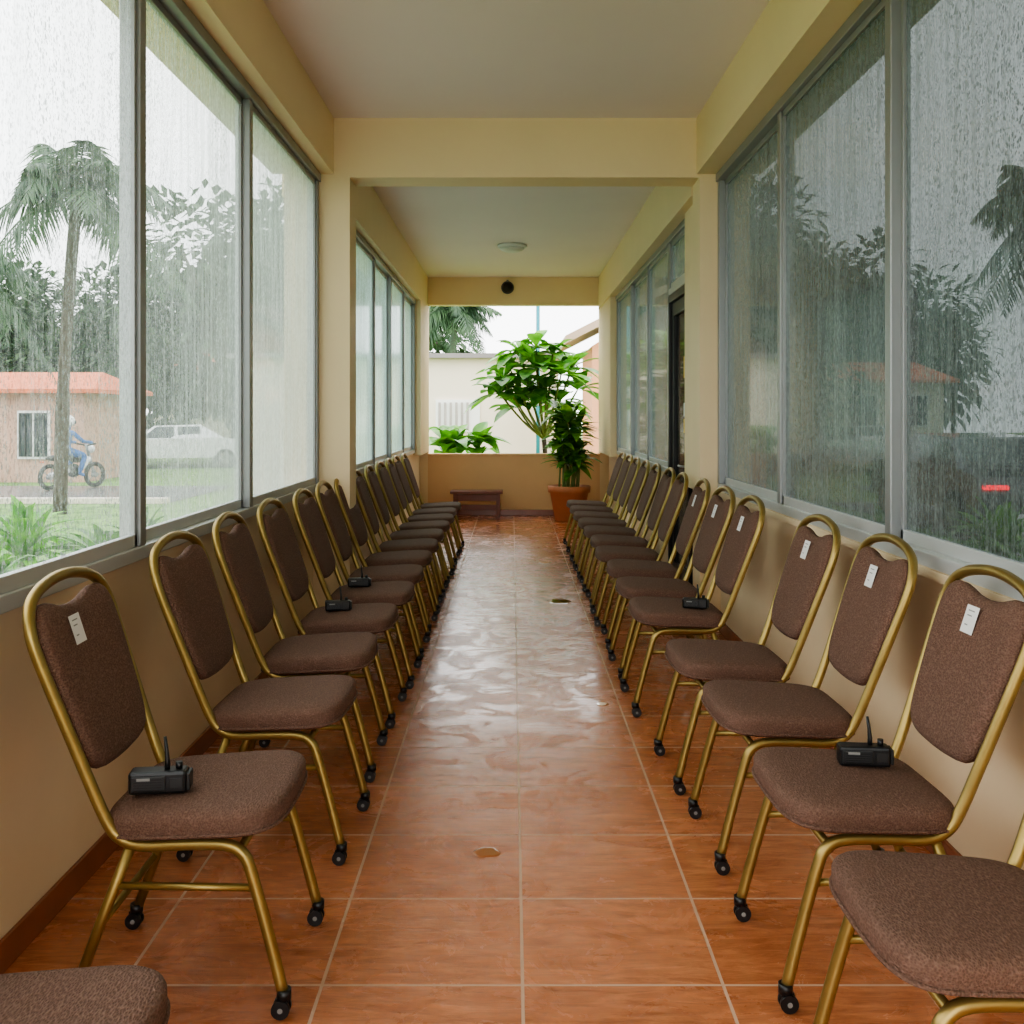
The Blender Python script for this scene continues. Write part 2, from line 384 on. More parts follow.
b = MB(); b.box(XR-0.012, XR, Y0, YB0, 0, 0.08, 'base', 0.003); b.box(XR-0.012, XR, YB1, 7.4, 0, 0.08, 'base', 0.003); b.box(XR-0.012, XR, 8.45, YE, 0, 0.08, 'base', 0.003); b.obj('baseboard_right')
b = MB(); b.box(-1.12, 1.17, YE-0.012, YE, 0, 0.08, 'base', 0.003); b.obj('baseboard_far')
wall('trim_8', [(XL-0.18, XL+0.015, Y0, YB0, SILL-0.03, SILL)], 'creamlow')
wall('trim_9', [(XR-0.03, XR+0.18, Y0, YB0, SILL-0.03, SILL)], 'creamlow')
wall('trim_10', [(XL-0.18, XL+0.015, YB1, 13.0, SILL-0.03, SILL)], 'creamlow')
wall('trim_11', [(XR-0.03, XR+0.18, 8.42, 12.6, SILL-0.03, SILL)], 'creamlow')

def window(name, xc, ys, z0, z1, glass):
    b = MB(); w = 0.028; dx = 0.035
    ya, yb = ys[0], ys[-1]
    b.box(xc-dx, xc+dx, ya, yb, z0, z0+0.045, 'alulight', 0.004)
    b.box(xc-dx-0.012, xc+dx+0.012, ya, yb, z1-0.05, z1, 'alu', 0.004)
    for i, y in enumerate(ys):
        yy = min(max(y, ya+w), yb-w)
        b.box(xc-dx, xc+dx, yy-w, yy+w, z0+0.045, z1-0.05, 'alu', 0.004)
    for i in range(len(ys)-1):
        a, c = ys[i]+w, ys[i+1]-w
        if i == 0: a += w
        if i == len(ys)-2: c -= w
        ox = 0.012 if i % 2 else -0.012
        x = xc+ox
        b.box(x-0.012, x+0.012, a, a+0.022, z0+0.045, z1-0.05, 'alu', 0.002)
        b.box(x-0.012, x+0.012, c-0.022, c, z0+0.045, z1-0.05, 'alu', 0.002)
        b.box(x-0.012, x+0.012, a, c, z0+0.045, z0+0.085, 'alulight', 0.002)
        b.box(x-0.012, x+0.012, a, c, z1-0.08, z1-0.05, 'alu', 0.002)
        b.quad([(x, a+0.02, z0+0.08), (x, c-0.02, z0+0.08), (x, c-0.02, z1-0.075), (x, a+0.02, z1-0.075)], glass)
    return b.obj(name)
window('window_1', -1.235, [-2.2, -0.75, 0.67, 2.08, 3.42, 4.84, 6.54], SILL, WT, 'glassL')
window('window_2', -1.235, [YB1, 8.0, 9.2, 10.45, 11.7, 13.0], SILL, WTF, 'glassLF')
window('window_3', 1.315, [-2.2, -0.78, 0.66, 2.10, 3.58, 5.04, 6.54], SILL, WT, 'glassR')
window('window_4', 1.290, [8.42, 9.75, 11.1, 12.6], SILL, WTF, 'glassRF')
window('window_5', 1.290, [7.42, 8.42], 2.31, WTF, 'glassRF')

# door
b = MB()
b.box(1.25, 1.33, 7.425, 7.48, 0.0, 2.30, 'dark', 0.004); b.box(1.25, 1.33, 8.36, 8.415, 0.0, 2.30, 'dark', 0.004)
b.box(1.25, 1.33, 7.48, 8.36, 2.24, 2.30, 'dark', 0.004)
b.box(1.275, 1.315, 7.485, 7.57, 0.01, 2.235, 'dark', 0.003); b.box(1.275, 1.315, 8.27, 8.355, 0.01, 2.235, 'dark', 0.003)
b.box(1.275, 1.315, 7.57, 8.27, 0.01, 0.20, 'dark', 0.003); b.box(1.275, 1.315, 7.57, 8.27, 2.13, 2.235, 'dark', 0.003)
b.quad([(1.295, 7.56, 0.19), (1.295, 8.28, 0.19), (1.295, 8.28, 2.14), (1.295, 7.56, 2.14)], 'glassD')
b.box(1.245, 1.275, 7.50, 7.55, 0.92, 1.14, 'alu', 0.004)
b.tube(catmull([(1.27, 7.525, 0.98), (1.22, 7.525, 0.98), (1.21, 7.6, 0.98), (1.215, 7.66, 0.98)], 4), 0.009, 'alu')
b.box(1.262, 1.275, 7.60, 7.72, 1.62, 1.78, 'yellow'); b.box(1.262, 1.275, 7.60, 7.72, 1.22, 1.32, 'yellow')
b.box(1.262, 1.275, 7.60, 7.72, 1.34, 1.44, 'white')
b.box(1.275, 1.290, 7.59, 7.73, 1.10, 1.80, 'dark')
b.obj('door_1')

# ceiling lamp & security camera
b = MB()
b.lathe((0, 11.4, ZC-0.085), [(0.02, 0.0), (0.08, 0.006), (0.125, 0.028), (0.14, 0.05)], 'lamp')
b.lathe((0, 11.4, ZC-0.037), [(0.150, 0.0), (0.160, 0.008), (0.160, 0.030), (0.150, 0.036)], 'outwhite')
b.obj('ceiling_lamp')
b = MB()
b.cyl((-0.06, YE-0.012, 3.06), (0, 1, 0), 0.085, 0.025, 'dark', 24)
prof = [(0.078, 0), (0.072, 0.03), (0.05, 0.058), (0.02, 0.073), (0.004, 0.075)]
b.tube([(-0.06, YE-0.02-h, 3.06) for r, h in prof], [r for r, h in prof], 'black', 24)
b.box(-0.075, -0.045, YE-0.045, YE-0.001, 3.12, 3.16, 'grey', 0.004)
b.obj('security_camera')

# ------------------------------------------------------------------ banquet chair
def chair_mesh():
    b = MB()
    half = [(0.235, 0.215, 0.045), (0.200, 0.211, 0.18), (0.160, 0.207, 0.32), (0.140, 0.205, 0.362), (0.10, 0.203, 0.381), (0.0, 0.20, 0.381), (-0.09, 0.198, 0.378),
            (-0.140, 0.196, 0.395), (-0.172, 0.197, 0.44), (-0.215, 0.206, 0.55), (-0.262, 0.220, 0.68), (-0.305, 0.232, 0.80), (-0.325, 0.231, 0.862),
            (-0.340, 0.204, 0.912), (-0.348, 0.15, 0.940), (-0.352, 0.075, 0.955)]
    path = half + [(-0.353, 0, 0.960)] + [(x, -y, z) for x, y, z in reversed(half)]
    b.tube(catmull(path, 4), 0.0140, 'gold', 10)
    for s in (1, -1):
        b.tube([(-0.115, 0.192*s, 0.378), (-0.18, 0.196*s, 0.21), (-0.24, 0.20*s, 0.045)], 0.0125, 'gold', 10)
        b.tube([(0.170, 0.205*s, 0.285), (-0.15, 0.193*s, 0.285)], 0.009, 'gold', 8)
        for fx in (0.235, -0.24):
            fy = (0.215 if fx > 0 else 0.20)*s
            b.cyl((fx, fy, 0.052), (0, 0, 1), 0.0165, 0.022, 'black', 14)
            b.cyl((fx, fy, 0.036), (0, 0, 1), 0.006, 0.02, 'grey', 8)
            for o in (-0.010, 0.010):
                b.cyl((fx-0.006, fy+o, 0.0205), (0, 1, 0), 0.0205, 0.011, 'black', 18)
            b.cyl((fx-0.006, fy, 0.0205), (0, 1, 0), 0.006, 0.034, 'grey', 10)
            b.box(fx-0.020, fx+0.010, fy-0.004, fy+0.004, 0.018, 0.042, 'black', 0.002)
    b.tube([(0.13, -0.2, 0.365), (0.13, 0.2, 0.365)], 0.010, 'gold', 8)
    b.tube([(-0.115, -0.192, 0.372), (-0.115, 0.192, 0.372)], 0.010, 'gold', 8)
    b.tube([(-0.19, -0.197, 0.19), (-0.19, 0.197, 0.19)], 0.009, 'gold', 8)
    n = 56; outl = []
    for i in range(n):
        t = 2*math.pi*i/n
        c, s_ = math.cos(t), math.sin(t)
        e = 2/5.2
        u = 0.20*math.copysign(abs(c)**e, c); v = 0.225*math.copysign(abs(s_)**e, s_)
        if u > 0: u *= 1.06 - 0.06*(v/0.225)**2*1.0
        v *= 1.0 + 0.10*(u/0.2)*0.5
        outl.append((u+0.012, v))
    def seat3(u, v, w):
        return Vector((u, v, 0.395+w + 0.010*(u/0.2)))
    b.pad(outl, [(0.03, 0.0), (0.012, 0.001), (0.002, 0.008), (0.0, 0.018), (0.0, 0.044), (0.004, 0.053), (0.012, 0.060), (0.030, 0.065), (0.08, 0.068), (0.14, 0.069)], seat3, 'fabric')
    b.tube([seat3(p[0]*1.003, p[1]*1.003, 0.012) for p in outl] + [seat3(outl[0][0]*1.003, outl[0][1]*1.003, 0.012)], 0.0045, 'fabric', 6, False)
    pts = [(0, 0.888), (0.07, 0.895), (0.13, 0.910), (0.178, 0.908), (0.209, 0.872), (0.215, 0.80), (0.204, 0.70), (0.188, 0.60), (0.170, 0.555), (0.13, 0.530), (0.06, 0.522)]
    full = pts + [(0, 0.520)] + [(-u, v) for u, v in reversed(pts[1:])]
    fl = [Vector((u, v, 0)) for u, v in full]
    sm = catmull(fl + [fl[0]], 3)[:-1]
    outb = [(p.x, p.y) for p in sm]
    def bx(z):
        tb = [(0.44, -0.172), (0.55, -0.215), (0.68, -0.262), (0.80, -0.305), (0.862, -0.325), (0.912, -0.340), (0.96, -0.353)]
        for (a, xa), (c, xc) in zip(tb, tb[1:]):
            if z <= c: return xa + (xc-xa)*(z-a)/(c-a)
        return -0.353
    def back3(u, v, w):
        return Vector((bx(v) + w*0.93 - 0.010*(1-(u/0.21)**2), u, v + w*0.33))
    b.pad(outb, [(0.06, -0.020), (0.02, -0.018), (0.004, -0.012), (0.0, -0.004), (0.0, 0.010), (0.006, 0.019), (0.018, 0.025), (0.05, 0.029), (0.10, 0.031)], back3, 'fabric')
    return b.mesh('banquet_chair'), back3
CH, back3 = chair_mesh()
def tag_mesh(off):
    b = MB()
    def strip(u0, u1, v0, v1, w, k):
        u0 += off; u1 += off
        b.quad([back3(u0, v0, w), back3(u1, v0, w), back3(u1, v1, w), back3(u0, v1, w)], k)
    strip(-0.034, 0.030, 0.795, 0.862, 0.0345, 'white')
    for i, vv in enumerate((0.848, 0.836, 0.813)):
        strip(-0.02, 0.012-0.008*i, vv, vv+0.003, 0.0352, 'grey')
    return b.mesh('paper_tag')
TGL = tag_mesh(-0.055); TGR = tag_mesh(-0.01)

left_y = [1.48, 2.57, 3.38, 4.08, 4.75, 5.40, 6.02, 6.68, 7.33, 7.98, 8.62, 9.24, 9.86, 10.5]
right_y = [1.93, 2.60, 3.31, 3.96, 4.92, 5.56, 6.25, 6.92, 7.57, 8.22, 8.86, 9.48, 10.1, 10.75]
rr = random.Random(3)
for i, y in enumerate(left_y):
    x = -0.745 + (rr.uniform(-0.012, 0.012))
    o = place('banquet_chair', CH, (x, y, 0), (0, 0, rr.uniform(-0.03, 0.03)))
    if i == 1: place('paper_tag', TGL, parent=o)
for i, y in enumerate(right_y):
    x = (0.85, 0.85, 0.845, 0.82)[i] if i < 4 else 0.785 + rr.uniform(-0.01, 0.01)
    o = place('banquet_chair', CH, (x, y, 0), (0, 0, math.pi + rr.uniform(-0.03, 0.03)))
    if 1 <= i <= 6: place('paper_tag', TGR, parent=o)

# ------------------------------------------------------------------ two-way radios
def radio_mesh():
    b = MB()
    b.box(-0.066, 0.066, -0.026, 0.026, 0, 0.052, 'black', 0.007)
    b.box(-0.060, 0.02, -0.0285, -0.024, 0.008, 0.044, 'dark', 0.003)
    for i in range(5):
        b.box(-0.052, 0.012, -0.0298, -0.028, 0.012+i*0.006, 0.0145+i*0.006, 'black')
    b.box(0.028, 0.058, -0.0275, -0.025, 0.014, 0.038, 'dark', 0.001)
    b.box(0.066, 0.074, -0.022, 0.022, 0.006, 0.046, 'dark', 0.002)
    b.cyl((0.045, 0.004, 0.058), (0, 0, 1), 0.008, 0.018, 'black', 14)
    b.tube([(0.018, 0.004, 0.048), (0.018, 0.004, 0.07), (0.016, 0.006, 0.095), (0.012, 0.008, 0.125)], [0.007, 0.006, 0.0045, 0.0035], 'black', 10)
    b.box(-0.05, 0.0, 0.026, 0.034, 0.012, 0.022, 'dark', 0.002)
    b.box(-0.045, -0.015, -0.0305, -0.029, 0.034, 0.040, 'grey')
    return b.mesh('two_way_radio')
RD = radio_mesh()
zt = 0.4655
place('two_way_radio', RD, (-0.83, 2.47, zt), (0, 0, 0.12))
place('two_way_radio', RD, (0.89, 2.66, zt), (0, 0, -0.1), (0.95,)*3)
place('two_way_radio', RD, (-0.79, 4.76, zt), (0, 0, 0.2), (0.85,)*3)
place('two_way_radio', RD, (-0.79, 5.42, zt), (0, 0, 0.1), (0.85,)*3)
place('two_way_radio', RD, (0.84, 4.82, zt), (0, 0, -0.2), (0.85,)*3)

# ------------------------------------------------------------------ small bench
b = MB()
for i in range(3):
    b.box(-0.80, -0.12, 13.55+i*0.115, 13.655+i*0.115, 0.33, 0.365, 'wood', 0.005)
for x in (-0.76, -0.205):
    b.box(x, x+0.05, 13.57, 13.62, 0, 0.33, 'wood', 0.003); b.box(x, x+0.05, 13.82, 13.87, 0, 0.33, 'wood', 0.003)
    b.box(x+0.005, x+0.045, 13.62, 13.82, 0.10, 0.14, 'wood', 0.003)
b.box(-0.71, -0.205, 13.575, 13.60, 0.235, 0.325, 'wood', 0.003)
b.box(-0.71, -0.205, 13.575, 13.60, 0.12, 0.19, 'wood', 0.003)
b.obj('wooden_bench')

def puddle(x, y, r, sx, sy):
    b = MB(); n = 28; ps = []
    for i in range(n):
        t = 2*math.pi*i/n; q = r*(1+0.25*noise.noise(Vector((math.cos(t)*1.3+x*9, math.sin(t)*1.3+y*5, 0))))
        ps.append((math.cos(t)*q*sx, math.sin(t)*q*sy))
    rings = [[b.bm.verts.new((p[0]*s, p[1]*s, z)) for p in ps] for s, z in ((1, 0.0002), (0.94, 0.0015), (0.8, 0.0022))]
    for a, c in zip(rings, rings[1:]):
        for j in range(n):
            f = b.bm.faces.new((a[j], a[(j+1) % n], c[(j+1) % n], c[j])); f.material_index = b.mi('puddle'); f.smooth = True
    b.bm.faces.new(rings[-1])
    b.obj('puddle', (x, y, 0))
puddle(-0.078, 3.24, 0.034, 1.2, 1.1)
puddle(0.35, 7.6, 0.07, 1.2, 1.5)
puddle(0.30, 9.6, 0.06, 1.0, 1.3)
puddle(0.42, 4.9, 0.03, 1.0, 1.3)

# ------------------------------------------------------------------ plants
def sph(az, el):
    return Vector((math.cos(el)*math.cos(az), math.cos(el)*math.sin(az), math.sin(el)))
rp = random.Random(11)
b = MB()
b.lathe((0, 0, 0), [(0.165, 0), (0.18, 0.01), (0.245, 0.36), (0.27, 0.365), (0.275, 0.44), (0.262, 0.45), (0.245, 0.445), (0.235, 0.40)], 'terra', 32)
b.lathe((0, 0, 0.38), [(0.236, 0), (0.236, 0.02)], 'soil', 32)
heads = []
for i in range(18):
    az = i*2.4; rad = 0.05+0.04*(i % 3)
    base = Vector((math.cos(az)*rad, math.sin(az)*rad, 0.39))
    q = 0.06+0.06*(i % 4)
    top = Vector((math.cos(az)*q, math.sin(az)*q, 0.74 + 0.040*i))
    b.tube(catmull([base, (base+top)/2 + Vector((0.02, 0.01, 0)), top], 4), 0.011, 'stem', 7)
    heads.append(top)
for h in heads:
    for j in range(16):
        az = rp.uniform(0, 6.28); el = rp.uniform(0.0, 1.2)
        b.leaf(h - Vector((0, 0, rp.uniform(0, 0.10))), sph(az, el), rp.uniform(0.26, 0.37), rp.uniform(0.11, 0.15), rp.uniform(0.2, 0.5), 'leafd' if rp.random() < 0.25 else 'leafpot', 6, 0.10)
b.norecalc = True
b.obj('potted_plant', (0.73, 13.42, 0))

b = MB(); D = 15.0
def P(px, py, d=D): return Vector(((px-512)*d/1050, d, 1.35+(415-py)*d/1050))
root = Vector((0.50, 15.1, -0.36))
fork = Vector((0.46, 15.1, 1.0))
b.tube(catmull([root, (0.50, 15.1, 0.4), fork], 4), 0.035, 'bark', 9)
for (px, py, dd) in [(536, 348, 0), (500, 394, -0.15), (572, 368, 0.1), (510, 368, 0.25), (546, 388, -0.1), (553, 354, 0.2), (578, 390, 0.15), (522, 396, -0.2), (536, 370, -0.25), (560, 402, 0.1), (503, 380, -0.3), (520, 352, 0.2), (560, 376, -0.3), (530, 388, 0.3), (518, 408, 0.2)]:
    h = P(px, py) + Vector((0, dd, 0))
    b.tube(catmull([fork, fork.lerp(h, 0.5) + Vector((0, 0, -0.05)), h], 4), [0.018]*4+[0.015]*4+[0.01], 'stem', 7)
    nl = 15
    for j in range(nl):
        az = j*2.4 + rp.uniform(-0.25, 0.25); el = rp.uniform(-0.1, 1.15)
        b.leaf(h, sph(az, el), rp.uniform(0.38, 0.56), rp.uniform(0.18, 0.26), rp.uniform(0.2, 0.6), 'leafb' if rp.random() < .75 else 'leafd', 7, 0.12, 'obov')
b.norecalc = True
b.obj('schefflera_tree')

def rosette(name, loc, h, L, W, n, seed, k='leafb', elr=(0.2, 1.2), dr=(0.3, 0.8)):
    r = random.Random(seed); b = MB()
    b.tube([(0, 0, 0), (0.01, 0, h*0.5), (0, 0.01, h)], [0.05, 0.04, 0.03], 'stem', 8)
    for j in range(n):
        az = j*2.4; el = r.uniform(*elr)
        b.leaf((0, 0, h*r.uniform(0.8, 1.0)), sph(az, el), L*r.uniform(0.75, 1.1), W*r.uniform(0.8, 1.1), r.uniform(*dr), k, 8, 0.2)
    b.norecalc = True
    return b.obj(name, loc)
rosette('banana_plant', (-0.90, 15.0, -0.35), 1.34, 0.75, 0.30, 22, 1, elr=(0.3, 1.3))
rosette('banana_plant', (-0.50, 15.3, -0.35), 1.30, 0.68, 0.28, 20, 2, elr=(0.3, 1.2))
for i, (x, y, s) in enumerate([(-3.45, 6.9, 1.0), (-3.9, 8.4, 1.1), (-3.2, 8.3, 1.0), (-4.6, 7.7, 1.0), (-3.4, 9.6, 0.95), (-4.5, 9.6, 1.0), (-3.3, 5.6, 0.9)]):
    for sx in (1, -1):
        rosette('garden_fern', (x*sx, y, -0.35), 0.55*s, 0.75*s, 0.11, 40, 20+i, 'leafb' if i % 2 else 'leafd', (0.2, 1.45), (0.3, 0.8))

def palm_mesh(H, crown, nf, seed, lean=0.3, lw=1.0):
    r = random.Random(seed); b = MB()
    top = Vector((lean, 0, H))
    b.tube(catmull([(0, 0, 0), (lean*0.2, 0, H*0.4), (lean*0.6, 0, H*0.75), top], 5), [0.12]*5+[0.10]*10+[0.08], 'bark', 10)
    for i in range(nf):
        az = i*2.4 + r.uniform(-0.35, 0.35); el = r.uniform(-0.35, 1.3)
        d = sph(az, el); side = Vector((-math.sin(az), math.cos(az), 0))
        Lf = crown*r.uniform(0.75, 1.15); dr = r.uniform(0.4, 1.0)
        def pt(t): return top + d*Lf*t + Vector((0, 0, -1))*dr*Lf*t*t
        b.tube([pt(k/16) for k in range(17)], [0.03*(1-0.85*k/16) for k in range(17)], 'leafp', 5, False)
        for k in range(2, 17):
            for q in (0, 0.33, 0.66):
                if k == 16 and q: continue
                t = (k+q)/16; p = pt(t)
                tang = (d + Vector((0, 0, -1))*2*dr*t).normalized()
                ll = crown*0.30*math.sin(math.pi*(0.15+0.8*t))*r.uniform(0.8, 1.15)
                for s in (1, -1):
                    dd = (side*s + tang*r.uniform(0.4, 0.8) + Vector((0, 0, -r.uniform(0.1, 0.6)))).normalized()
                    b.leaf(p, dd, ll, 0.05*crown/2*lw, r.uniform(0.3, 0.7), 'leafp', 3, 0.1, side=tang)
    b.norecalc = True
    return b.mesh('palm_tree')
PA = palm_mesh(5.5, 2.0, 22, 5, 0.3, 1.1); PB = palm_mesh(5.0, 1.9, 20, 6, -0.3, 1.1)
place('palm_tree', PA, (-7.75, 18.0, -0.35)); place('palm_tree', PB, (-10.2, 19.5, -0.35), (0, 0, 1), (0.95,)*3)
place('palm_tree', PA, (9.9, 18.4, -0.35), (0, 0, 2.0))
place('palm_tree', palm_mesh(5.0, 1.7, 26, 8, 0.1, 1.2), (-1.9, 33.0, -0.35))

def tree_mesh(seed, H=6, Rr=2.3, n=3200):
    r = random.Random(seed); b = MB()
    b.tube([(0, 0, 0), (0.05, 0, H*0.3), (0, 0.1, H*0.65)], [0.2, 0.16, 0.08], 'bark', 9)
    blobs = [(Vector((r.uniform(-1, 1)*Rr*0.6, r.uniform(-1, 1)*Rr*0.6, H*r.uniform(0.34, 0.9))), Rr*r.uniform(0.4, 0.62)) for _ in range(12)]
    for c, q in blobs:
        b.tube([(0, 0, H*0.35), (Vector((0, 0, H*0.35))+c)/2, c], [0.08, 0.05, 0.03], 'bark', 6)
    for i in range(n):
        c, q = r.choice(blobs); v = Vector((r.gauss(0, 1), r.gauss(0, 1), r.gauss(0, 1))).normalized()
        p = c + v*q*r.uniform(0.5, 1.05)
        d = (v + Vector((r.uniform(-.6, .6), r.uniform(-.6, .6), r.uniform(-.8, .3)))).normalized()
        b.leaf(p, d, r.uniform(0.28, 0.5), r.uniform(0.16, 0.27), 0.2, 'leaft', 2, 0.1)
    b.norecalc = True
    return b.mesh('broadleaf_tree')
T = [tree_mesh(31), tree_mesh(32), tree_mesh(33)]
trees = [(-7.2, 37.5, 1.25), (-9.9, 38.0, 1.5), (-13.0, 36.5, 1.1), (-15.0, 35.0, 0.98), (-17.6, 35.5, 1.02), (-20.5, 35, 1.05), (-24.5, 36, 1.4), (-5.6, 44, 1.5), (-21, 45, 1.3), (-9.5, 60, 2.3), (-15.2, 64, 2.5), (-30, 24, 1.2), (-30, 12, 1.2), (-26, -2, 1.1),
         (7.6, 30, 1.1), (8.0, 38, 1.5), (22.0, 34, 1.3), (24, 28, 1.3), (6.0, 35, 1.1), (24, 18, 1.3), (13, 55, 2.2), (24, 10, 1.2), (8.8, 47, 1.5), (12.5, 44.5, 1.4), (17.5, 46, 1.5)]  # this row: added right-hand trees, seen dimly in place of reflections
for i, (x, y, s) in enumerate(trees):
    place('broadleaf_tree', T[i % 3], (x, y, -0.37), (0, 0, i*1.3), (s, s, s))

# ------------------------------------------------------------------ outside ground, road, buildings, vehicles
b = MB(); b.box(-70, 70, -20, 100, -0.6, -0.35, 'grass'); b.obj('ground')
b = MB(); b.box(-70, -6.6, 20.3, 25.0, -0.349, -0.335, 'asphalt'); b.obj('road')
b = MB(); b.box(8.0, 70, 20.3, 25.0, -0.349, -0.335, 'asphalt'); b.obj('road')
b = MB(); b.box(6.1, 9.2, 12.0, 20.29, -0.349, -0.335, 'asphalt'); b.obj('driveway')
b = MB(); b.box(-2.35, XL-0.21, -6, 16, -0.349, -0.30, 'concrete'); b.obj('bounce_paving')  # pale paving added to bounce neutral light up to the ceiling
b = MB(); b.box(XR+0.21, 2.4, -6, 16, -0.349, -0.30, 'concrete'); b.obj('bounce_paving')  # same added light-bouncing strip on the right side
b = MB(); b.box(-70, -6.6, 20.05, 20.28, -0.349, -0.24, 'outcream', 0.01); b.obj('road_curb')

def house(name, x0, x1, y0, y1, h, wallk, roofk, roofh, wins, over=0.4, z0=-0.35):
    b = MB(); b.box(x0, x1, y0, y1, z0, z0+h, wallk)
    zt = z0+h; a = over; xm0, xm1 = x0-a, x1+a; ym = (y0+y1)/2
    b.box(xm0, xm1, y0-a, y1+a, zt, zt+0.10, roofk)
    p = [(xm0, y0-a, zt+0.1), (xm1, y0-a, zt+0.1), (xm1, y1+a, zt+0.1), (xm0, y1+a, zt+0.1), (xm0+0.6, ym, zt+roofh), (xm1-0.6, ym, zt+roofh)]
    for f in ((0, 1, 5, 4), (2, 3, 4, 5), (1, 2, 5), (3, 0, 4)): b.quad([p[i] for i in f], roofk)
    for (wx0, wx1, wz0, wz1, kind) in wins:
        if kind == 'lou':
            b.box(wx0-0.06, wx1+0.06, y0-0.05, y0, wz0-0.06, wz1+0.06, 'outwhite')
            nn = int((wx1-wx0)/0.12)
            for i in range(nn):
                b.box(wx0+i*0.12, wx0+i*0.12+0.05, y0-0.09, y0-0.05, wz0, wz1, 'concrete')
        else:
            b.box(wx0-0.06, wx1+0.06, y0-0.06, y0, wz0-0.06, wz1+0.06, 'outwhite')
            b.box(wx0, wx1, y0-0.07, y0-0.055, wz0, wz1, 'carglass')
            b.box((wx0+wx1)/2-0.02, (wx0+wx1)/2+0.02, y0-0.09, y0-0.06, wz0, wz1, 'outwhite')
            if kind == 'bars':
                k = wx0
                while k < wx1:
                    b.box(k, k+0.03, y0-0.12, y0-0.095, wz0, wz1, 'dark'); k += 0.15
    return b.obj(name)
house('house', -14.2, -10.8, 26.5, 30.0, 2.25, 'outpink', 'rooforange', 0.6, [(-12.4, -11.7, 0.3, 1.4, 'bars')])
house('house', -16.0, -11.2, 47.0, 52.0, 3.6, 'outcream', 'rooforange', 1.1, [(-15, -14, 1.2, 2.4, 'std'), (-13.4, -12.6, 1.2, 2.4, 'std')])
house('house', -24, -16.8, 25.6, 29.0, 3.0, 'outcream', 'rooforange', 1.1, [(-21, -20, 0.7, 1.8, 'std'), (-18.9, -18, 0.7, 1.8, 'std')])
house('house', 10.6, 14.8, 36.0, 40.0, 2.8, 'outcream', 'rooforange', 0.8, [(11.6, 12.5, 1.0, 2.0, 'std'), (13.4, 14.2, 1.0, 2.0, 'std')])  # added on the right as part of the mirrored reflection scene
house('neighbour_building', -5.9, 1.0, 22.6, 27.5, 2.92, 'outcream', 'roofgrey', 0.14, [(-1.58, -0.75, 1.05, 1.62, 'lou')], 0.2)
b = MB(); b.box(1.45, 4.6, 19.0, 21.6, -0.35, 2.60, 'outorange')
b.quad([(1.45, 19.0, 2.6), (4.6, 19.0, 2.6), (3.0, 19.0, 3.60)], 'outorange')
for za in (0.0, 0.14):
    b.quad([(0.95, 18.6, 2.62+za), (3.0, 18.6, 3.66+za), (3.0, 21.95, 3.66+za), (0.95, 21.95, 2.62+za)], 'rooftan')
    b.quad([(5.05, 18.6, 2.62+za), (3.0, 18.6, 3.66+za), (3.0, 21.95, 3.66+za), (5.05, 21.95, 2.62+za)], 'rooftan')
b.quad([(0.95, 18.6, 2.62), (3.0, 18.6, 3.66), (3.0, 18.6, 3.80), (0.95, 18.6, 2.76)], 'rooftan'); b.quad([(5.05, 18.6, 2.62), (3.0, 18.6, 3.66), (3.0, 18.6, 3.80), (5.05, 18.6, 2.76)], 'rooftan')
b.quad([(0.95, 18.6, 2.62), (0.95, 21.95, 2.62), (0.95, 21.95, 2.76), (0.95, 18.6, 2.76)], 'rooftan'); b.quad([(5.05, 18.6, 2.62), (5.05, 21.95, 2.62), (5.05, 21.95, 2.76), (5.05, 18.6, 2.76)], 'rooftan')
b.obj('side_building')
b = MB(); b.cyl((0.47, 19.0, 1.55), (0, 0, 1), 0.035, 3.8, 'teal', 12); b.cyl((0.47, 19, 3.47), (0, 0, 1), 0.05, 0.06, 'teal', 12); b.obj('flag_pole')

def car_mesh(paint):
    b = MB(); prof = [(-2.1, 0.35), (-2.15, 0.62), (-2.05, 0.85), (-1.45, 0.93), (-0.85, 1.36), (0.55, 1.40), (1.25, 0.98), (1.95, 0.88), (2.12, 0.65), (2.1, 0.33)]
    W = 0.85
    def side(y): return [b.bm.verts.new((x, y*(0.78 if z > 1.2 else 1.0), z)) for x, z in prof]
    a, c = side(-W), side(W)
    n = len(prof)
    for i in range(n):
        f = b.bm.faces.new((a[i], a[(i+1) % n], c[(i+1) % n], c[i])); f.material_index = b.mi(paint)
    for s in (a, list(reversed(c))):
        f = b.bm.faces.new(s); f.material_index = b.mi(paint)
    def gq(pts): b.quad(pts, 'carglass')
    for s in (-1, 1):
        y1, y2 = s*(W+0.008), s*(W*0.80+0.008)
        gq([(-1.25, y1*0.98, 0.97), (-0.25, y1*0.98, 0.97), (-0.25, y2, 1.33), (-0.78, y2, 1.33)])
        gq([(-0.15, y1*0.98, 0.97), (1.05, y1*0.98, 0.99), (0.5, y2, 1.34), (-0.15, y2, 1.33)])
        for x in (-1.35, 1.3):
            b.cyl((x, s*(W-0.06), 0.31), (0, 1, 0), 0.31, 0.2, 'tyre', 24); b.cyl((x, s*(W+0.03), 0.31), (0, 1, 0), 0.18, 0.04, 'alu', 18)
        b.box(-2.17, -2.05, s*0.62-0.17, s*0.62+0.17, 0.68, 0.74, 'red', 0.01)
        b.box(2.02, 2.15, s*0.65-0.14, s*0.65+0.14, 0.60, 0.74, 'outwhite', 0.01)
    gq([(-1.42, -0.68, 0.96), (-1.42, 0.68, 0.96), (-0.92, 0.6, 1.335), (-0.92, -0.6, 1.335)])
    gq([(1.22, -0.68, 1.02), (1.22, 0.68, 1.02), (0.62, 0.6, 1.385), (0.62, -0.6, 1.385)])
    return b.mesh('car')
CAR = car_mesh('carwhite')
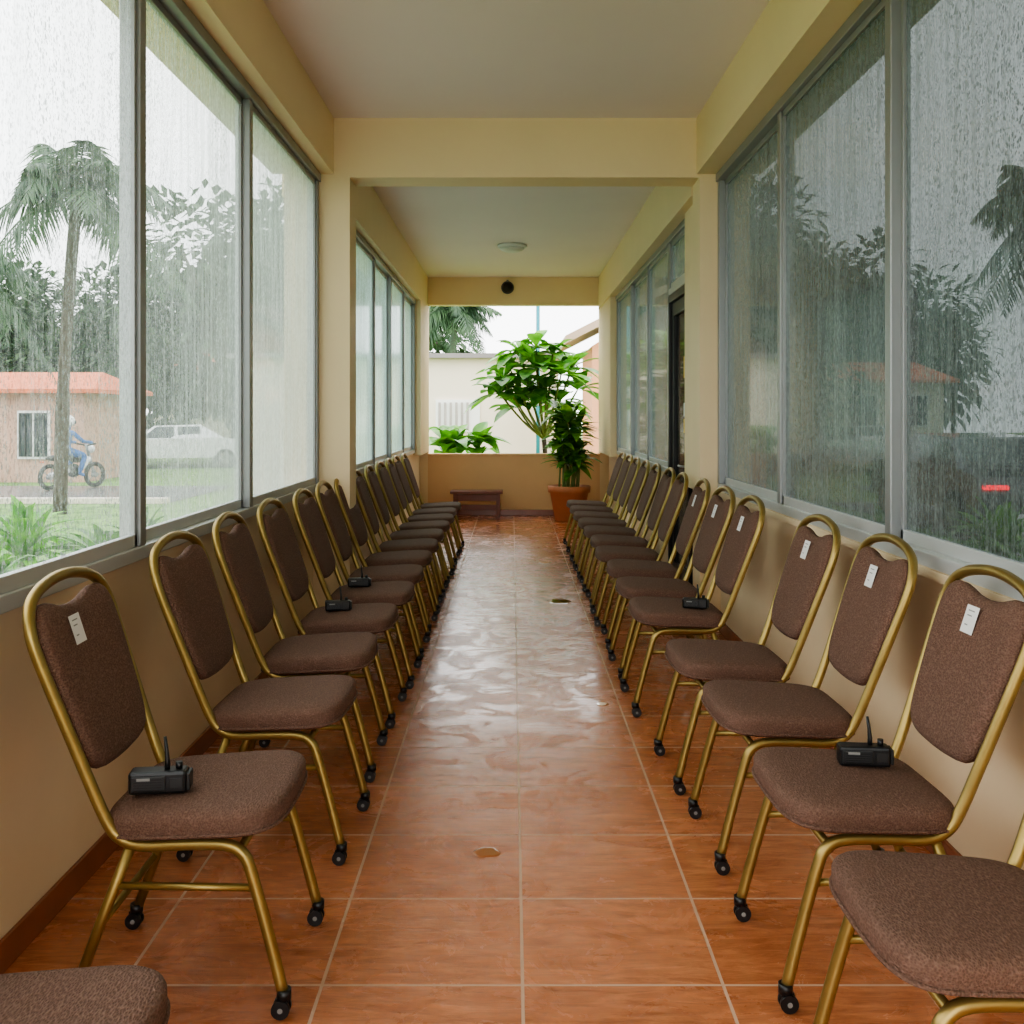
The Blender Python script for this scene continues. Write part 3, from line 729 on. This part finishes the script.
M['cardark'] = simple('car_paint_grey', (0.10, 0.11, 0.12), 0.25, coat=1)
place('car', CAR, (-10.7, 34.0, -0.35), (0, 0, 0.35))
place('car', CAR, (10.6, 32.0, -0.35), (0, 0, -0.15))
place('car', car_mesh('cardark'), (7.1, 16.2, -0.334), (0, 0, 1.57))  # added car; tail light stands in for a red reflection in the glass

# motorbike with rider
b = MB()
for x in (-0.62, 0.62):
    pts = [(x+0.25*math.cos(t), 0, 0.30+0.25*math.sin(t)) for t in [k*math.pi/10 for k in range(21)]]
    b.tube(pts, 0.05, 'tyre', 8, False); b.cyl((x, 0, 0.30), (0, 1, 0), 0.06, 0.12, 'alu', 12)
    for k in range(5): b.tube([(x, 0, 0.30), (x+0.22*math.cos(k*1.257), 0, 0.30+0.22*math.sin(k*1.257))], 0.01, 'alu', 6)
b.tube(catmull([(0.62, 0, 0.29), (0.5, 0, 0.62), (0.38, 0, 1.0)], 3), 0.035, 'alu', 8)
b.tube(catmull([(0.45, 0, 0.7), (0.2, 0, 0.45), (-0.2, 0, 0.42), (-0.62, 0, 0.32)], 3), 0.07, 'carwhite', 8)
b.ball((0.02, 0, 0.42), 0.16, 'dark', (1.1, 0.8, 1)); b.ball((-0.32, 0, 0.72), 0.2, 'dark', (2.0, 0.65, 0.4)); b.ball((0.12, 0, 0.72), 0.16, 'dark', (1.4, 0.8, 0.8))
b.tube([(0.36, -0.33, 1.03), (0.40, 0, 0.98), (0.36, 0.33, 1.03)], 0.02, 'dark', 8)
b.ball((0.50, 0, 0.90), 0.10, 'outwhite'); b.box(-0.85, -0.78, -0.04, 0.04, 0.62, 0.66, 'rooforange', 0.01)
bike = b.obj('motorbike', (-10.0, 23.9, -0.334), (0, 0, 1.1))
me = bpy.data.meshes.new('motorbike_rider'); bmr = bmesh.new(); sk = bmr.verts.layers.skin.new()
J = {'pel': ((-0.25, 0, 0.88), 0.13), 'ch': ((-0.20, 0, 1.18), 0.15), 'nk': ((-0.15, 0, 1.36), 0.06), 'hd': ((-0.12, 0, 1.50), 0.11), 'ht': ((-0.12, 0, 1.60), 0.08),
     'sl': ((-0.17, 0.18, 1.30), 0.06), 'el': ((0.05, 0.28, 1.08), 0.045), 'hl': ((0.33, 0.28, 1.05), 0.04), 'sr': ((-0.17, -0.18, 1.30), 0.06), 'er': ((0.05, -0.28, 1.08), 0.045), 'hr': ((0.33, -0.28, 1.05), 0.04),
     'kl': ((0.18, 0.20, 0.76), 0.075), 'al': ((0.02, 0.19, 0.36), 0.05), 'tl': ((0.16, 0.2, 0.31), 0.04), 'kr': ((0.18, -0.20, 0.76), 0.075), 'ar': ((0.02, -0.19, 0.36), 0.05), 'tr': ((0.16, -0.2, 0.31), 0.04)}
V = {}
for k, (c, r_) in J.items():
    v = bmr.verts.new(c); v[sk].radius = (r_, r_); V[k] = v
V['pel'][sk].use_root = True
for a_, c_ in [('pel', 'ch'), ('ch', 'nk'), ('nk', 'hd'), ('hd', 'ht'), ('ch', 'sl'), ('sl', 'el'), ('el', 'hl'), ('ch', 'sr'), ('sr', 'er'), ('er', 'hr'), ('pel', 'kl'), ('kl', 'al'), ('al', 'tl'), ('pel', 'kr'), ('kr', 'ar'), ('ar', 'tr')]:
    bmr.edges.new((V[a_], V[c_]))
bmr.to_mesh(me); bmr.free(); me.materials.append(M['shirt'])
ro = place('motorbike_rider', me, (-10.0, 23.9, -0.334), (0, 0, 1.1))
ro.modifiers.new('skin', 'SKIN'); ro.modifiers.new('sub', 'SUBSURF').levels = 1
ro.modifiers['sub'].render_levels = 1
b = MB(); b.ball((-0.12, 0, 1.55), 0.14, 'outwhite', (1.1, 0.9, 0.95)); b.box(0.0, 0.03, -0.09, 0.09, 1.48, 1.56, 'carglass', 0.01)
h = b.obj('helmet', parent=ro)

# ------------------------------------------------------------------ world (overcast sky)
w = bpy.data.worlds.new("overcast"); scene.world = w; w.use_nodes = True
N = w.node_tree.nodes; L = w.node_tree.links; bg = N["Background"]
tc = N.new("ShaderNodeTexCoord"); nz = N.new("ShaderNodeTexNoise"); nz.inputs["Scale"].default_value = 2.0; nz.inputs["Detail"].default_value = 4
L.new(tc.outputs["Generated"], nz.inputs["Vector"])
rm = N.new("ShaderNodeValToRGB"); rm.color_ramp.elements[0].color = (0.90, 0.91, 0.93, 1); rm.color_ramp.elements[1].color = (1, 0.99, 0.98, 1)
rm.color_ramp.elements[0].position = 0.3; rm.color_ramp.elements[1].position = 0.7
L.new(nz.outputs["Fac"], rm.inputs["Fac"]); L.new(rm.outputs["Color"], bg.inputs["Color"])
bg.inputs["Strength"].default_value = 2.6

# ------------------------------------------------------------------ camera
cd = bpy.data.cameras.new("camera"); co = bpy.data.objects.new("camera", cd); scene.collection.objects.link(co)
co.location = (0, 0, 1.35); co.rotation_euler = (math.radians(90), 0, 0)
cd.sensor_width = 36; cd.lens = 36*1050/1024; cd.shift_y = -97/1024; cd.clip_start = 0.05; cd.clip_end = 300
scene.camera = co
scene.view_settings.view_transform = 'AgX'
scene.view_settings.look = 'AgX - Medium High Contrast'
scene.view_settings.exposure = 1.0
